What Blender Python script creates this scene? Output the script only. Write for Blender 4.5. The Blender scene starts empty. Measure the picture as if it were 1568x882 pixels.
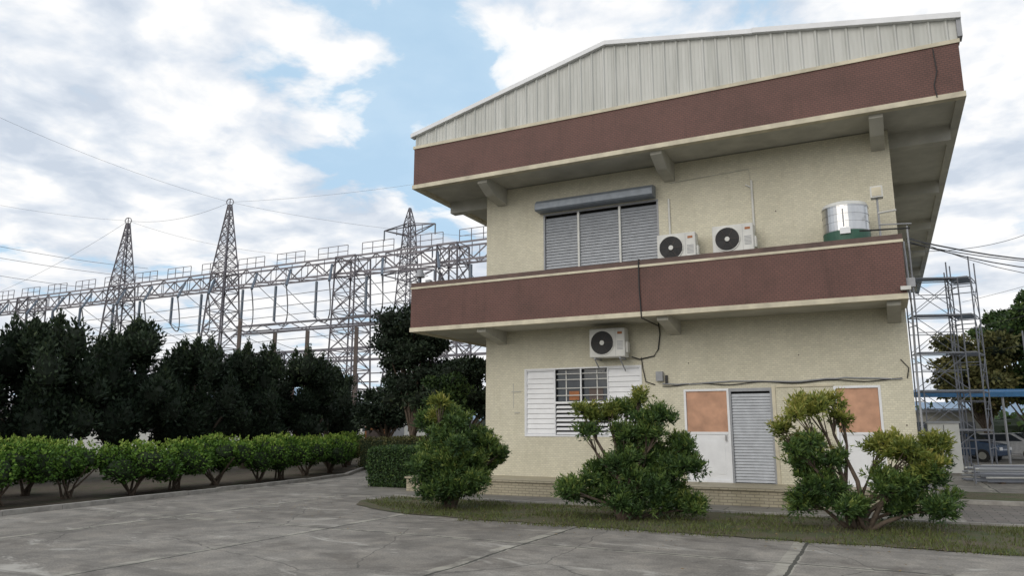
import bpy, math, random
import numpy as np
from mathutils import Vector, Matrix
R=random.Random(7); NP=np.random.RandomState(11)
scene=bpy.context.scene
scene.view_settings.view_transform='Standard'; scene.view_settings.look='None'; scene.view_settings.exposure=0
BO=(-0.77,21.97,0); BR=math.atan2(-0.446,0.895)
BM=Matrix.Translation(BO)@Matrix.Rotation(BR,4,'Z')
def W(u,v,z=0): return BM@Vector((u,v,z))

# ---------------------------------------------------------------- materials
def newmat(name):
    m=bpy.data.materials.new(name); m.use_nodes=True
    nt=m.node_tree; b=nt.nodes['Principled BSDF']; return m,nt,b
def N(nt,t,**k):
    n=nt.nodes.new(t)
    for a,b in k.items(): setattr(n,a,b)
    return n
def ramp(nt,fac,stops):
    r=N(nt,'ShaderNodeValToRGB'); e=r.color_ramp.elements
    while len(e)<len(stops): e.new(0.5)
    for i,(p,c) in enumerate(stops):
        e[i].position=p; e[i].color=(*c,1) if len(c)==3 else c
    nt.links.new(fac,r.inputs['Fac']); return r.outputs['Color']
def noise(nt,vec,scale,detail=4,rough=.55,dist=0):
    n=N(nt,'ShaderNodeTexNoise'); n.inputs['Scale'].default_value=scale; n.inputs['Detail'].default_value=min(detail,6)
    n.inputs['Roughness'].default_value=rough; n.inputs['Distortion'].default_value=dist
    if vec is not None: nt.links.new(vec,n.inputs['Vector'])
    return n.outputs['Fac']
def mixc(nt,fac,a,b,mode='MIX'):
    m=N(nt,'ShaderNodeMix',data_type='RGBA',blend_type=mode)
    for s,v in (('Factor',fac),('A',a),('B',b)):
        i={'Factor':0,'A':6,'B':7}[s]
        if isinstance(v,bpy.types.NodeSocket): nt.links.new(v,m.inputs[i])
        else: m.inputs[i].default_value=v if s=='Factor' else (*v,1)
    return m.outputs[2]
def math_(nt,op,a,b=None,c=None):
    m=N(nt,'ShaderNodeMath',operation=op)
    for i,v in enumerate((a,b,c)):
        if v is None: continue
        if isinstance(v,bpy.types.NodeSocket): nt.links.new(v,m.inputs[i])
        else: m.inputs[i].default_value=v
    return m.outputs[0]
def bump(nt,b,h,strength=.3,dist=.02):
    n=N(nt,'ShaderNodeBump'); n.inputs['Strength'].default_value=strength; n.inputs['Distance'].default_value=dist
    nt.links.new(h,n.inputs['Height']); nt.links.new(n.outputs[0],b.inputs['Normal'])
def objco(nt): return N(nt,'ShaderNodeTexCoord').outputs['Object']
def mapping(nt,vec,scale=(1,1,1),rot=(0,0,0),loc=(0,0,0)):
    m=N(nt,'ShaderNodeMapping'); m.inputs['Scale'].default_value=scale; m.inputs['Rotation'].default_value=rot; m.inputs['Location'].default_value=loc
    nt.links.new(vec,m.inputs['Vector']); return m.outputs[0]

def simple(name,col,rough=.6,metal=0,var=.15,scale=6):
    m,nt,b=newmat(name); co=objco(nt)
    n=noise(nt,co,scale,3,.6)
    d=tuple(c*(1-var) for c in col); l=tuple(min(1,c*(1+var)) for c in col)
    nt.links.new(ramp(nt,n,[(.3,d),(.7,l)]),b.inputs['Base Color'])
    b.inputs['Roughness'].default_value=rough; b.inputs['Metallic'].default_value=metal
    return m
def flat(name,col,rough=.7):
    m,nt,b=newmat(name); b.inputs['Base Color'].default_value=(*col,1); b.inputs['Roughness'].default_value=rough; return m
def tile(name,col,mort,bw,bh,ms,stain=.25,bs=.5,streak=.2):
    m,nt,b=newmat(name); co=objco(nt)
    s=N(nt,'ShaderNodeSeparateXYZ'); nt.links.new(co,s.inputs[0])
    h=math_(nt,'ADD',s.outputs[0],s.outputs[1])
    c=N(nt,'ShaderNodeCombineXYZ'); nt.links.new(h,c.inputs[0]); nt.links.new(s.outputs[2],c.inputs[1])
    br=N(nt,'ShaderNodeTexBrick'); nt.links.new(c.outputs[0],br.inputs['Vector'])
    br.inputs['Scale'].default_value=1; br.inputs['Brick Width'].default_value=bw; br.inputs['Row Height'].default_value=bh
    br.inputs['Mortar Size'].default_value=ms; br.inputs['Mortar Smooth'].default_value=.5; br.offset=.5
    br.inputs['Color1'].default_value=(*[x*1.06 for x in col],1); br.inputs['Color2'].default_value=(*[x*.92 for x in col],1)
    br.inputs['Mortar'].default_value=(*mort,1)
    big=noise(nt,co,.8,6,.68)
    st=ramp(nt,big,[(.3,(1-stain,1-stain,1-stain*1.1)),(.55,(1.0,1.0,1.0)),(.75,(1.06,1.06,1.05))])
    col1=mixc(nt,1.0,br.outputs['Color'],st,'MULTIPLY')
    sv=noise(nt,mapping(nt,co,(3.5,3.5,.35)),1.6,5,.65)
    q=1-streak
    col2=mixc(nt,1.0,col1,ramp(nt,sv,[(.26,(q,q*.99,q*.97)),(.46,(1,1,1))]),'MULTIPLY')
    nt.links.new(col2,b.inputs['Base Color']); b.inputs['Roughness'].default_value=.6
    bump(nt,b,math_(nt,'SUBTRACT',1.0,br.outputs['Fac']),bs,.004)
    return m
M={}
M['cream']=tile('cream_tile',(.645,.61,.48),(.52,.49,.385),.10,.05,.007,.12,.35,.09)
M['plinth']=tile('plinth_tile',(.44,.39,.28),(.27,.24,.18),.2,.065,.012,.3)
M['brown']=tile('brown_tile',(.150,.066,.052),(.085,.042,.035),.10,.05,.009,.26,.6,.2)
M['coping']=simple('coping_brown',(.10,.058,.048),.6,var=.3,scale=3)
M['trim']=simple('cream_trim',(.57,.52,.395),.6,var=.2,scale=2.2)
M['soffit']=simple('soffit_concrete',(.47,.46,.41),.8,var=.16,scale=1.5)
M['white']=simple('white_paint',(.76,.77,.79),.45,var=.06,scale=3)
M['offwhite']=simple('offwhite_metal',(.64,.64,.61),.5,var=.12,scale=2)
M['grey']=simple('grey_metal',(.3,.31,.33),.45,var=.1)
M['shutter']=simple('shutter_metal',(.31,.33,.36),.4,.2,var=.12)
M['shutterbox']=simple('shutter_box',(.22,.25,.29),.45,.2,var=.15)
M['dark']=flat('dark_interior',(.02,.02,.022),.6)
M['black']=flat('black_cable',(.02,.02,.02),.6)
M['wood']=simple('plywood',(.50,.28,.18),.6,var=.22,scale=2.5)
M['steel']=simple('stainless_steel',(.55,.55,.55),.28,1.0,var=.1,scale=3)
M['green']=simple('green_paint',(.03,.10,.065),.5)
M['galv']=flat('galvanised_steel',(.17,.155,.17),.6)
M['galvd']=flat('galvanised_dark',(.14,.13,.15),.6)
M['wirem']=flat('wire_aluminium',(.14,.14,.15),.6)
M['insul']=flat('brown_insulator',(.09,.05,.045),.3)
M['bluegrey']=flat('insulator_blue',(.09,.12,.16),.3)
M['bark']=simple('bark',(.10,.075,.055),.9,var=.35,scale=12)
M['kerb']=simple('kerb_concrete',(.30,.285,.26),.85,var=.25,scale=4)
M['tarp']=simple('blue_tarp',(.03,.13,.28),.5)
M['glass']=simple('window_glass',(.05,.06,.07),.08)
M['scaf']=flat('scaffold_steel',(.19,.20,.23),.5)
M['rust']=simple('rusty_orange',(.35,.14,.06),.8)
M['brownpost']=simple('brown_post',(.11,.085,.075),.7)

def cladding():
    m,nt,b=newmat('white_cladding'); co=objco(nt)
    n=noise(nt,mapping(nt,co,(2.2,1,.25)),1.4,6,.6)
    nt.links.new(ramp(nt,n,[(.25,(.40,.41,.38)),(.6,(.58,.585,.555))]),b.inputs['Base Color']); b.inputs['Roughness'].default_value=.5
    return m
M['clad']=cladding()

def concrete():
    m,nt,b=newmat('yard_concrete'); co=objco(nt)
    big=noise(nt,co,.22,6,.62,.6); mid=noise(nt,co,1.7,7,.68,.4); fine=noise(nt,co,38,3,.6)
    c=ramp(nt,big,[(.32,(.165,.150,.130)),(.5,(.225,.207,.182)),(.68,(.30,.28,.25))])
    c=mixc(nt,1.0,c,ramp(nt,mid,[(.3,(.58,.58,.58)),(.5,(.95,.95,.95)),(.72,(1.35,1.33,1.29))]),'MULTIPLY')
    c=mixc(nt,1.0,c,ramp(nt,fine,[(.3,(.7,.7,.7)),(.7,(1.28,1.28,1.28))]),'MULTIPLY')
    st=noise(nt,mapping(nt,co,(.55,1.3,1),(0,0,.35)),1.1,8,.74,.8)
    c=mixc(nt,ramp(nt,st,[(.57,(0,0,0)),(.66,(.85,.85,.85))]),c,(.42,.40,.36))
    st2=noise(nt,mapping(nt,co,(.7,1.1,1),(0,0,-.5),(7,3,0)),.7,8,.74,.5)
    c=mixc(nt,ramp(nt,st2,[(.54,(0,0,0)),(.66,(.7,.7,.7))]),c,(.105,.092,.078))
    # tyre-worn bands running past the lawn
    s=N(nt,'ShaderNodeSeparateXYZ'); nt.links.new(co,s.inputs[0])
    ty=noise(nt,mapping(nt,co,(.12,3.2,1),(0,0,.06),(2,1,0)),1.0,5,.6,.2)
    c=mixc(nt,ramp(nt,ty,[(.56,(0,0,0)),(.64,(.35,.35,.35))]),c,(.09,.083,.075))
    wob=math_(nt,'MULTIPLY',math_(nt,'SUBTRACT',noise(nt,co,.9,5,.7),.5),.2)
    def joint(x,period,phase,w):
        x=math_(nt,'ADD',x,wob)
        f=math_(nt,'FRACT',math_(nt,'DIVIDE',math_(nt,'SUBTRACT',x,phase),period))
        d=math_(nt,'MULTIPLY',math_(nt,'ABSOLUTE',math_(nt,'SUBTRACT',f,.5)),period)
        return math_(nt,'GREATER_THAN',d,period/2-w)
    j=math_(nt,'MAXIMUM',joint(s.outputs[0],3.85,1.55,.026),joint(s.outputs[1],5.2,-8.6,.022))
    halo=math_(nt,'MULTIPLY',math_(nt,'MAXIMUM',joint(s.outputs[0],3.85,1.48,.12),joint(s.outputs[1],5.2,-8.6,.09)),ramp(nt,mid,[(.42,(0,0,0)),(.58,(1,1,1))]))
    c=mixc(nt,math_(nt,'MULTIPLY',halo,.65),c,(.40,.38,.32))
    c=mixc(nt,math_(nt,'MULTIPLY',j,.88),c,(.035,.035,.028))
    vo=N(nt,'ShaderNodeTexVoronoi',feature='DISTANCE_TO_EDGE'); vo.inputs['Scale'].default_value=.33
    nv=N(nt,'ShaderNodeTexNoise'); nv.inputs['Scale'].default_value=1.3; nv.inputs['Detail'].default_value=5; nt.links.new(co,nv.inputs['Vector'])
    nt.links.new(mixc(nt,.28,co,nv.outputs['Color']),vo.inputs['Vector'])
    cr=math_(nt,'LESS_THAN',vo.outputs['Distance'],.0028)
    c=mixc(nt,math_(nt,'MULTIPLY',cr,.55),c,(.05,.048,.042))
    nt.links.new(c,b.inputs['Base Color']); b.inputs['Roughness'].default_value=.9
    bump(nt,b,math_(nt,'ADD',fine,math_(nt,'MULTIPLY',mid,1.5)),.4,.012)
    return m
M['yard']=concrete()
def paving(name,c1,c2,bw,bh):
    m,nt,b=newmat(name); co=objco(nt)
    br=N(nt,'ShaderNodeTexBrick'); nt.links.new(co,br.inputs['Vector']); br.inputs['Scale'].default_value=1
    br.inputs['Brick Width'].default_value=bw; br.inputs['Row Height'].default_value=bh; br.inputs['Mortar Size'].default_value=.012
    br.inputs['Color1'].default_value=(*c1,1); br.inputs['Color2'].default_value=(*c2,1); br.inputs['Mortar'].default_value=(.06,.06,.05,1)
    n=noise(nt,co,.8,7,.65)
    nt.links.new(mixc(nt,1.0,br.outputs['Color'],ramp(nt,n,[(.3,(.6,.6,.56)),(.65,(1.15,1.15,1.12))]),'MULTIPLY'),b.inputs['Base Color'])
    b.inputs['Roughness'].default_value=.85; bump(nt,b,math_(nt,'SUBTRACT',1.0,br.outputs['Fac']),.4,.008); return m
M['walk']=paving('walkway_concrete',(.22,.205,.18),(.19,.175,.16),1.6,1.9)
M['pave']=paving('paving_blocks',(.20,.17,.16),(.15,.14,.13),.4,.2)
def groundgrass(name,a,b_,c_,sc=2):
    m,nt,b=newmat(name); co=objco(nt)
    n=noise(nt,co,sc,7,.72); f=noise(nt,co,45,2,.6)
    c=ramp(nt,n,[(.36,a),(.5,b_),(.64,c_)])
    nt.links.new(mixc(nt,1.0,c,ramp(nt,f,[(.3,(.6,.6,.6)),(.7,(1.3,1.3,1.3))]),'MULTIPLY'),b.inputs['Base Color']); b.inputs['Roughness'].default_value=.95
    bump(nt,b,f,.6,.03); return m
M['lawn']=groundgrass('lawn',(.115,.09,.062),(.09,.085,.042),(.055,.08,.026),1.5)
M['ground']=groundgrass('far_ground',(.06,.055,.035),(.05,.06,.028),(.04,.06,.022),.3)
M['bed']=groundgrass('bed_soil',(.085,.066,.048),(.12,.095,.068),(.06,.075,.03),1.2)

def leafmat(name,stops,trans=.25):
    m,nt,b=newmat(name)
    a=N(nt,'ShaderNodeAttribute',attribute_name='var')
    c=ramp(nt,a.outputs['Fac'],stops)
    nt.links.new(c,b.inputs['Base Color']); b.inputs['Roughness'].default_value=.6
    if trans:
        tr=N(nt,'ShaderNodeBsdfTranslucent'); nt.links.new(c,tr.inputs['Color'])
        mx=N(nt,'ShaderNodeMixShader'); mx.inputs[0].default_value=trans
        nt.links.new(b.outputs[0],mx.inputs[1]); nt.links.new(tr.outputs[0],mx.inputs[2])
        nt.links.new(mx.outputs[0],nt.nodes['Material Output'].inputs['Surface'])
    else:
        b.inputs['Specular IOR Level'].default_value=.2
    return m
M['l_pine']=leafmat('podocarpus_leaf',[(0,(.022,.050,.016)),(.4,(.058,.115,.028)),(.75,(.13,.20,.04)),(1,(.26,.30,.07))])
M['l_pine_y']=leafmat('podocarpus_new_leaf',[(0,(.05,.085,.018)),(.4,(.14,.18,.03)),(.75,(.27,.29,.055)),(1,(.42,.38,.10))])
M['l_hedge']=leafmat('hedge_leaf',[(0,(.022,.052,.010)),(.4,(.065,.14,.020)),(.75,(.125,.22,.028)),(1,(.27,.34,.07))],0)
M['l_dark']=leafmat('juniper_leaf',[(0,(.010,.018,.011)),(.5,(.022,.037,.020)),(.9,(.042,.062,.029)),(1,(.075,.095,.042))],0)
M['l_mid']=leafmat('tree_leaf',[(0,(.015,.035,.012)),(.5,(.038,.07,.02)),(.9,(.08,.12,.03)),(1,(.13,.16,.045))],0)
M['l_olive']=leafmat('olive_leaf',[(0,(.04,.045,.014)),(.5,(.11,.11,.038)),(.9,(.17,.15,.055)),(1,(.26,.2,.085))],0)
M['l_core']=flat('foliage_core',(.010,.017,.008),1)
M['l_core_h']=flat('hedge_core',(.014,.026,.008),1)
M['l_grass']=leafmat('grass_blade',[(0,(.09,.08,.035)),(.5,(.08,.10,.03)),(1,(.13,.16,.045))],0)

# ---------------------------------------------------------------- mesh helper
class Geo:
    def __init__(s): s.v=[];s.f=[];s.m=[];s.mats=[]
    def mi(s,k):
        if k not in s.mats: s.mats.append(k)
        return s.mats.index(k)
    def add(s,vs,fs,k):
        o=len(s.v); s.v+= [tuple(x) for x in vs]; i=s.mi(k)
        for f in fs: s.f.append(tuple(o+j for j in f)); s.m.append(i)
    def quad(s,a,b,c,d,k): s.add([a,b,c,d],[(0,1,2,3)],k)
    def box(s,x0,x1,y0,y1,z0,z1,k):
        s.add([(x0,y0,z0),(x1,y0,z0),(x1,y1,z0),(x0,y1,z0),(x0,y0,z1),(x1,y0,z1),(x1,y1,z1),(x0,y1,z1)],
          [(0,3,2,1),(4,5,6,7),(0,1,5,4),(1,2,6,5),(2,3,7,6),(3,0,4,7)],k)
    def prism(s,prof,y0,y1,k):
        n=len(prof); vs=[(x,y0,z) for x,z in prof]+[(x,y1,z) for x,z in prof]
        fs=[tuple(range(n)),tuple(range(2*n-1,n-1,-1))]+[(i,i+n,(i+1)%n+n,(i+1)%n) for i in range(n)]
        s.add(vs,fs,k)
    def xprism(s,prof,x0,x1,k):
        n=len(prof); vs=[(x0,y,z) for y,z in prof]+[(x1,y,z) for y,z in prof]
        fs=[tuple(range(n-1,-1,-1)),tuple(range(n,2*n))]+[(i,(i+1)%n,(i+1)%n+n,i+n) for i in range(n)]
        s.add(vs,fs,k)
    def tube(s,pts,rad,k,seg=6,cap=True):
        pts=[Vector(p) for p in pts]; n=len(pts)
        if not isinstance(rad,(list,tuple)): rad=[rad]*n
        vs=[];fs=[]
        for i,p in enumerate(pts):
            d=(pts[min(i+1,n-1)]-pts[max(i-1,0)]).normalized()
            up=Vector((0,0,1)) if abs(d.z)<.95 else Vector((1,0,0))
            a=d.cross(up).normalized(); b=d.cross(a)
            for j in range(seg):
                t=2*math.pi*j/seg+math.pi/4; vs.append(p+(a*math.cos(t)+b*math.sin(t))*rad[i])
        for i in range(n-1):
            for j in range(seg):
                q=(j+1)%seg; fs.append((i*seg+j,i*seg+q,(i+1)*seg+q,(i+1)*seg+j))
        if cap: fs+= [tuple(range(seg-1,-1,-1)),tuple((n-1)*seg+j for j in range(seg))]
        s.add(vs,fs,k)
    def bar(s,p,q,w,k): s.tube([p,q],w*.7,k,3,False)
    def cyl(s,c,r,z0,z1,k,seg=32,r2=None): s.tube([(c[0],c[1],z0),(c[0],c[1],z1)],[r,r if r2 is None else r2],k,seg)
    def ring(s,c,r,w,k,axis='y',seg=28):
        pts=[]
        for i in range(seg+1):
            t=2*math.pi*i/seg
            pts.append((c[0]+r*math.cos(t),c[1],c[2]+r*math.sin(t)) if axis=='y' else (c[0]+r*math.cos(t),c[1]+r*math.sin(t),c[2]))
        s.tube(pts,w,k,4,False)
    def louver(s,x0,x1,z0,z1,y,pitch,k,dep=.05,th=.008):
        z=z0
        while z+pitch<=z1+.001:
            s.xprism([(y-dep/2,z),(y-dep/2+.01,z-th),(y+dep/2,z+pitch*.92),(y+dep/2-.01,z+pitch*.92+th)],x0,x1,k); z+=pitch
    def obj(s,name,parent=None,bevel=0,smooth=False,mat=None):
        me=bpy.data.meshes.new(name); me.from_pydata(s.v,[],s.f)
        for k in s.mats: me.materials.append(M[k])
        me.polygons.foreach_set('material_index',s.m)
        me.update()
        o=bpy.data.objects.new(name,me); scene.collection.objects.link(o)
        if parent: o.parent=parent
        if mat is not None: o.matrix_world=mat
        if bevel:
            b=o.modifiers.new('b','BEVEL'); b.width=bevel; b.segments=2; b.limit_method='ANGLE'
        if smooth:
            for p in me.polygons: p.use_smooth=True
        return o
def empty(name,mat=None):
    o=bpy.data.objects.new(name,None); scene.collection.objects.link(o); o.empty_display_size=.3
    if mat is not None: o.matrix_world=mat
    return o

# ---------------------------------------------------------------- building
B=empty('substation_control_building',BM)
FZ=.40; WD=11.1; DEP=24
def wallholes(g,x0,x1,z0,z1,holes,y,dep,k):
    xs=sorted(set([x0,x1]+[h[i] for h in holes for i in (0,1)])); zs=sorted(set([z0,z1]+[h[i] for h in holes for i in (2,3)]))
    for a,b in zip(xs,xs[1:]):
        for c,d in zip(zs,zs[1:]):
            mx,mz=(a+b)/2,(c+d)/2
            if any(h[0]<mx<h[1] and h[2]<mz<h[3] for h in holes): continue
            g.quad((a,y,c),(b,y,c),(b,y,d),(a,y,d),k)
    for h in holes:
        a,b,c,d=h
        g.quad((a,y,c),(a,y+dep,c),(b,y+dep,c),(b,y,c),k); g.quad((a,y,d),(b,y,d),(b,y+dep,d),(a,y+dep,d),k)
        g.quad((a,y,c),(a,y,d),(a,y+dep,d),(a,y+dep,c),k); g.quad((b,y,c),(b,y+dep,c),(b,y+dep,d),(b,y,d),k)
        g.quad((a,y+dep,c),(b,y+dep,c),(b,y+dep,d),(a,y+dep,d),'dark')
g=Geo()
wallholes(g,0,WD,0,8.9,[(1.27,4.74,1.5,3.40),(1.9,5.36,5.3,7.95),(5.84,8.02,FZ,2.72),(9.42,10.43,FZ,2.72)],0,.22,'cream')
g.quad((0,DEP,0),(0,0,0),(0,0,8.9),(0,DEP,8.9),'cream'); g.quad((WD,0,0),(WD,DEP,0),(WD,DEP,8.9),(WD,0,8.9),'cream')
g.quad((WD,DEP,0),(0,DEP,0),(0,DEP,8.9),(WD,DEP,8.9),'cream')
g.obj('walls',B)
g=Geo()
g.box(-1.7,WD+.05,-1.5,-.003,0,FZ-.05,'plinth'); g.box(-1.74,WD+.09,-1.54,-.004,FZ-.05,FZ,'plinth'); g.box(-1.7,-.003,.0,6,0,FZ-.06,'plinth')
g.obj('porch_platform',B)
g=Geo(); U0,U1=-1.7,11.12
g.box(U0+.1,U1-.1,-1.4,-.002,4.52,4.7,'soffit'); g.box(U0+.1,-.002,0,DEP,4.52,4.7,'soffit')
def para(x0,x1,y0,y1):
    g.box(x0,x1,y0,y1,4.60,5.74,'brown'); e=.02
    g.box(x0-e,x1+e,y0-e,y1+e,4.48,4.60,'trim'); g.box(x0-e,x1+e,y0-e,y1+e,5.74,5.80,'trim'); g.box(x0-.012,x1+.012,y0-.012,y1+.012,5.80,5.92,'coping')
para(U0,U1,-1.5,-1.35); para(U0,U0+.15,-1.323,DEP); para(U1-.15,U1,-1.323,-.03)
for x in (.55,5.7,10.85): g.xprism([(-1.3,4.52),(-1.3,4.38),(-.003,4.15),(-.003,4.52)],x-.14,x+.14,'soffit')
g.obj('balcony',B)
g=Geo(); RX0,RX1=-1.72,12.6; YB=DEP+1.5
g.box(RX0+.1,RX1-.1,-1.4,YB-.1,8.92,9.05,'soffit')
g.box(RX0,RX1,-1.5,-1.36,8.95,10.1,'brown'); g.box(RX1-.14,RX1,-1.36,YB,8.95,10.1,'brown'); g.box(RX0,RX0+.14,-1.36,YB,8.95,10.1,'brown')
e=.03
g.box(RX0-e,RX1+e,-1.5-e,-1.34,8.83,8.95,'trim'); g.box(RX1-.15,RX1+e,-1.337,YB,8.83,8.95,'soffit'); g.box(RX0-e,RX0+.15,-1.337,YB,8.83,8.95,'trim')
g.box(RX0-e,RX1+e,-1.5-e,-1.34,10.1,10.19,'trim'); 
for x in (.55,5.7,10.85): g.xprism([(-1.33,8.92),(-1.33,8.74),(-.8,8.5),(-.003,8.4),(-.003,8.92)],x-.15,x+.15,'soffit')
for i in range(6): g.box(WD+.003,RX1-.16,.4+i*4.5,.7+i*4.5,8.55,8.92,'soffit'); g.box(RX0+.16,-.003,.4+i*4.5,.7+i*4.5,8.55,8.92,'soffit')
g.obj('roof_fascia',B)
AP=(4.45,12.08); zl=10.55; zr=10.72
def topz(x): return zl+(AP[1]-zl)*(x-RX0)/(AP[0]-RX0) if x<AP[0] else AP[1]+(zr-AP[1])*(x-AP[0])/(RX1-AP[0])
g=Geo()
yf=-1.44
g.prism([(RX0,10.19),(RX1,10.19),(RX1,zr),AP,(RX0,zl)],yf,-1.36,'clad')
x=RX0+.06
while x<RX1-.05:
    w=.03; zt=topz(x)-.02
    g.add([(x-w*1.5,yf-.001,10.195),(x-w*.5,yf-.036,10.195),(x+w*.5,yf-.036,10.195),(x+w*1.5,yf-.001,10.195),(x-w*1.5,yf-.001,zt),(x-w*.5,yf-.036,zt),(x+w*.5,yf-.036,zt),(x+w*1.5,yf-.001,zt)],[(0,1,5,4),(1,2,6,5),(2,3,7,6)],'clad')
    for q in (.12,.225):
        xx=x+q
        if xx<RX1-.03: g.box(xx-.006,xx+.006,yf-.008,yf-.001,10.2,topz(xx)-.02,'clad')
    x+=.335
g.obj('gable_cladding',B)
g=Geo()
def slab(a,b,y0,y1,t,k): g.prism([(a[0],a[1]-t),(b[0],b[1]-t),b,a],y0,y1,k)
L=(RX0-.12,zl+.02); Rr=(RX1+.1,zr+.02); A2=(AP[0],AP[1]+.05)
slab(L,A2,-1.34,YB,.05,'offwhite'); slab(A2,Rr,-1.34,YB,.05,'offwhite')
slab((L[0],L[1]+.03),(A2[0],A2[1]+.03),-1.56,-1.343,.12,'white'); slab((A2[0],A2[1]+.03),(8.3,topz(8.3)+.08),-1.56,-1.343,.12,'white'); slab((8.303,topz(8.3)+.10),(Rr[0],Rr[1]+.05),-1.565,-1.345,.13,'white')
g.box(RX1+.004,RX1+.1,-1.5,-1.2,10.25,zr,'grey')
g.obj('roof_sheet',B)

g=Geo()
def frame(x0,x1,z0,z1,y0,y1,w,k):
    g.box(x0,x1,y0,y1,z0,z0+w,k); g.box(x0,x1,y0,y1,z1-w,z1,k); g.box(x0,x0+w,y0,y1,z0+w,z1-w,k); g.box(x1-w,x1,y0,y1,z0+w,z1-w,k)
frame(1.27,4.74,1.5,3.40,-.02,.06,.04,'white')
frame(1.31,2.22,1.54,3.36,.0,.05,.03,'white'); g.louver(1.34,2.19,1.58,3.32,.03,.14,'white',.035)
g.box(1.34,2.19,.05,.06,1.57,3.33,'white')
frame(3.76,4.70,1.54,3.36,.0,.05,.03,'white'); g.louver(3.79,4.67,1.58,3.32,.03,.14,'white',.035); g.box(3.79,4.67,.05,.06,1.57,3.33,'white')
g.box(2.22,3.76,0,.05,2.40,2.46,'white'); g.box(2.97,3.01,0.0,.05,2.46,3.36,'white')
for i in range(7): g.xprism([(.0,1.56+i*.12),(.012,1.55+i*.12),(.07,1.61+i*.12),(.058,1.625+i*.12)],2.24,3.74,'white')
for z in (2.62,2.82,3.06,3.22): g.box(2.24,3.74,.05,.06,z,z+.022,'offwhite')
g.box(2.24,2.96,.12,.13,2.47,3.35,'glass'); g.box(3.03,3.74,.12,.13,2.47,3.35,'glass')
g.box(2.5,2.53,.1,.115,2.47,3.35,'offwhite'); g.box(3.42,3.45,.1,.115,2.47,3.35,'offwhite')
g.box(2.6,2.9,.105,.115,2.5,2.75,'rust'); g.box(3.2,3.6,.105,.115,2.5,2.85,'brownpost')
g.obj('shuttered_window',B)
g=Geo()
frame(1.9,5.36,5.3,7.95,-.01,.05,.05,'grey')
for x in (3.0,4.24): g.box(x-.03,x+.03,-.012,.06,5.35,7.9,'offwhite')
for a,b in ((1.95,2.97),(3.03,4.21),(4.27,5.31)): g.louver(a,b,5.36,7.9,.05,.085,'shutter',.04)
g.xprism([(-.38,8.02),(-.36,8.20),(-.25,8.3),(-.003,8.33),(-.003,7.98),(-.33,7.98)],1.78,5.3,'shutterbox')
g.obj('roller_shutter_window',B,.01)
g=Geo()
frame(5.84,6.98,FZ,2.72,-.015,.06,.055,'white'); g.box(5.9,6.92,.02,.05,FZ+.05,1.58,'white'); g.box(5.9,6.92,0,.055,1.58,1.64,'white')
g.box(5.9,6.92,.02,.04,1.64,2.665,'wood'); g.box(6.84,6.88,-.03,.02,1.42,1.56,'steel'); g.box(6.0,6.82,.012,.02,FZ+.2,1.4,'white')
g.obj('white_door',B)
g=Geo(); g.box(6.99,8.02,-.01,.06,2.64,2.72,'grey'); g.box(6.985,7.03,-.012,.05,FZ,2.64,'grey'); g.box(7.97,8.02,-.012,.05,FZ,2.64,'grey'); g.louver(7.035,7.965,FZ+.02,2.6,.04,.072,'shutter',.035); g.obj('roller_shutter_door',B)
g=Geo(); frame(9.42,10.43,FZ,2.72,-.015,.06,.055,'white'); g.box(9.48,10.37,.02,.05,FZ+.05,1.58,'white'); g.box(9.48,10.37,0,.055,1.58,1.64,'white'); g.box(9.48,10.37,.02,.04,1.64,2.665,'wood'); g.obj('white_door',B)
g=Geo(); g.box(8.02,8.10,-.03,-.003,FZ,2.75,'trim'); g.box(8.14,9.42,-.03,-.003,2.72,2.77,'trim'); g.obj('wall_trim',B)

def ac(x,y,z,w=1.0,h=.78,d=.36):
    e=empty('air_conditioner_unit',BM@Matrix.Translation((x,y,z)))
    g=Geo(); g.box(0,w,0,d,0,h,'offwhite'); g.obj('casing',e,.025)
    g=Geo(); cx=w*.37; cz=h*.5; r=h*.41
    g.tube([(cx,-.012,cz),(cx,-.004,cz)],r,'dark',32)
    for i in range(1,9): g.ring((cx,-.02,cz),r*i/8.2,.005,'dark')
    for i in range(6):
        t=i*math.pi/3; g.bar((cx,-.024,cz),(cx+r*math.cos(t),-.024,cz+r*math.sin(t)),.005,'brownpost')
    g.tube([(cx,-.035,cz),(cx,-.02,cz)],r*.2,'offwhite',16); g.ring((cx,-.015,cz),r*1.02,.014,'offwhite')
    for i in range(7): g.box(w*.78,w*.95,-.006,-.001,h*.25+i*.035,h*.25+i*.035+.014,'grey')
    g.box(w*.74,w*.745,-.004,-.001,.03,h-.03,'grey'); g.box(w*.8,w*.93,-.005,-.001,h*.78,h*.86,'rust')
    g.box(w,w+.05,.08,.28,.12,.4,'offwhite'); g.obj('fan_grille',e)
    g=Geo()
    for a in (w*.15,w*.85): g.box(a-.02,a+.02,0,d+.15,-.05,-.003,'grey'); g.bar((a,d+.12,-.35),(a,.03,-.05),.03,'grey')
    g.obj('bracket',e); return e
ac(3.45,-.5,3.60); ac(5.42,-.52,6.02,1.02,.76); ac(6.87,-.52,6.1,1.02,.74)
e=empty('water_tank',BM@Matrix.Translation((10.02,-.8,0)))
g=Geo(); g.cyl((0,0),.51,5.9,6.2,'green',40); g.cyl((0,0),.5,6.2,6.80,'steel',40); g.tube([(0,0,6.80),(0,0,6.88),(0,0,6.94),(0,0,6.96)],[.51,.48,.3,.1],'offwhite',40)
for z in (6.22,6.42,6.6,6.78): g.ring((0,0,z),.503,.010,'steel','z',40)
for i in range(4): g.tube([(.4*math.cos(i*1.57+.7),.4*math.sin(i*1.57+.7),4.7),(.4*math.cos(i*1.57+.7),.4*math.sin(i*1.57+.7),5.9)],.03,'grey')
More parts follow.
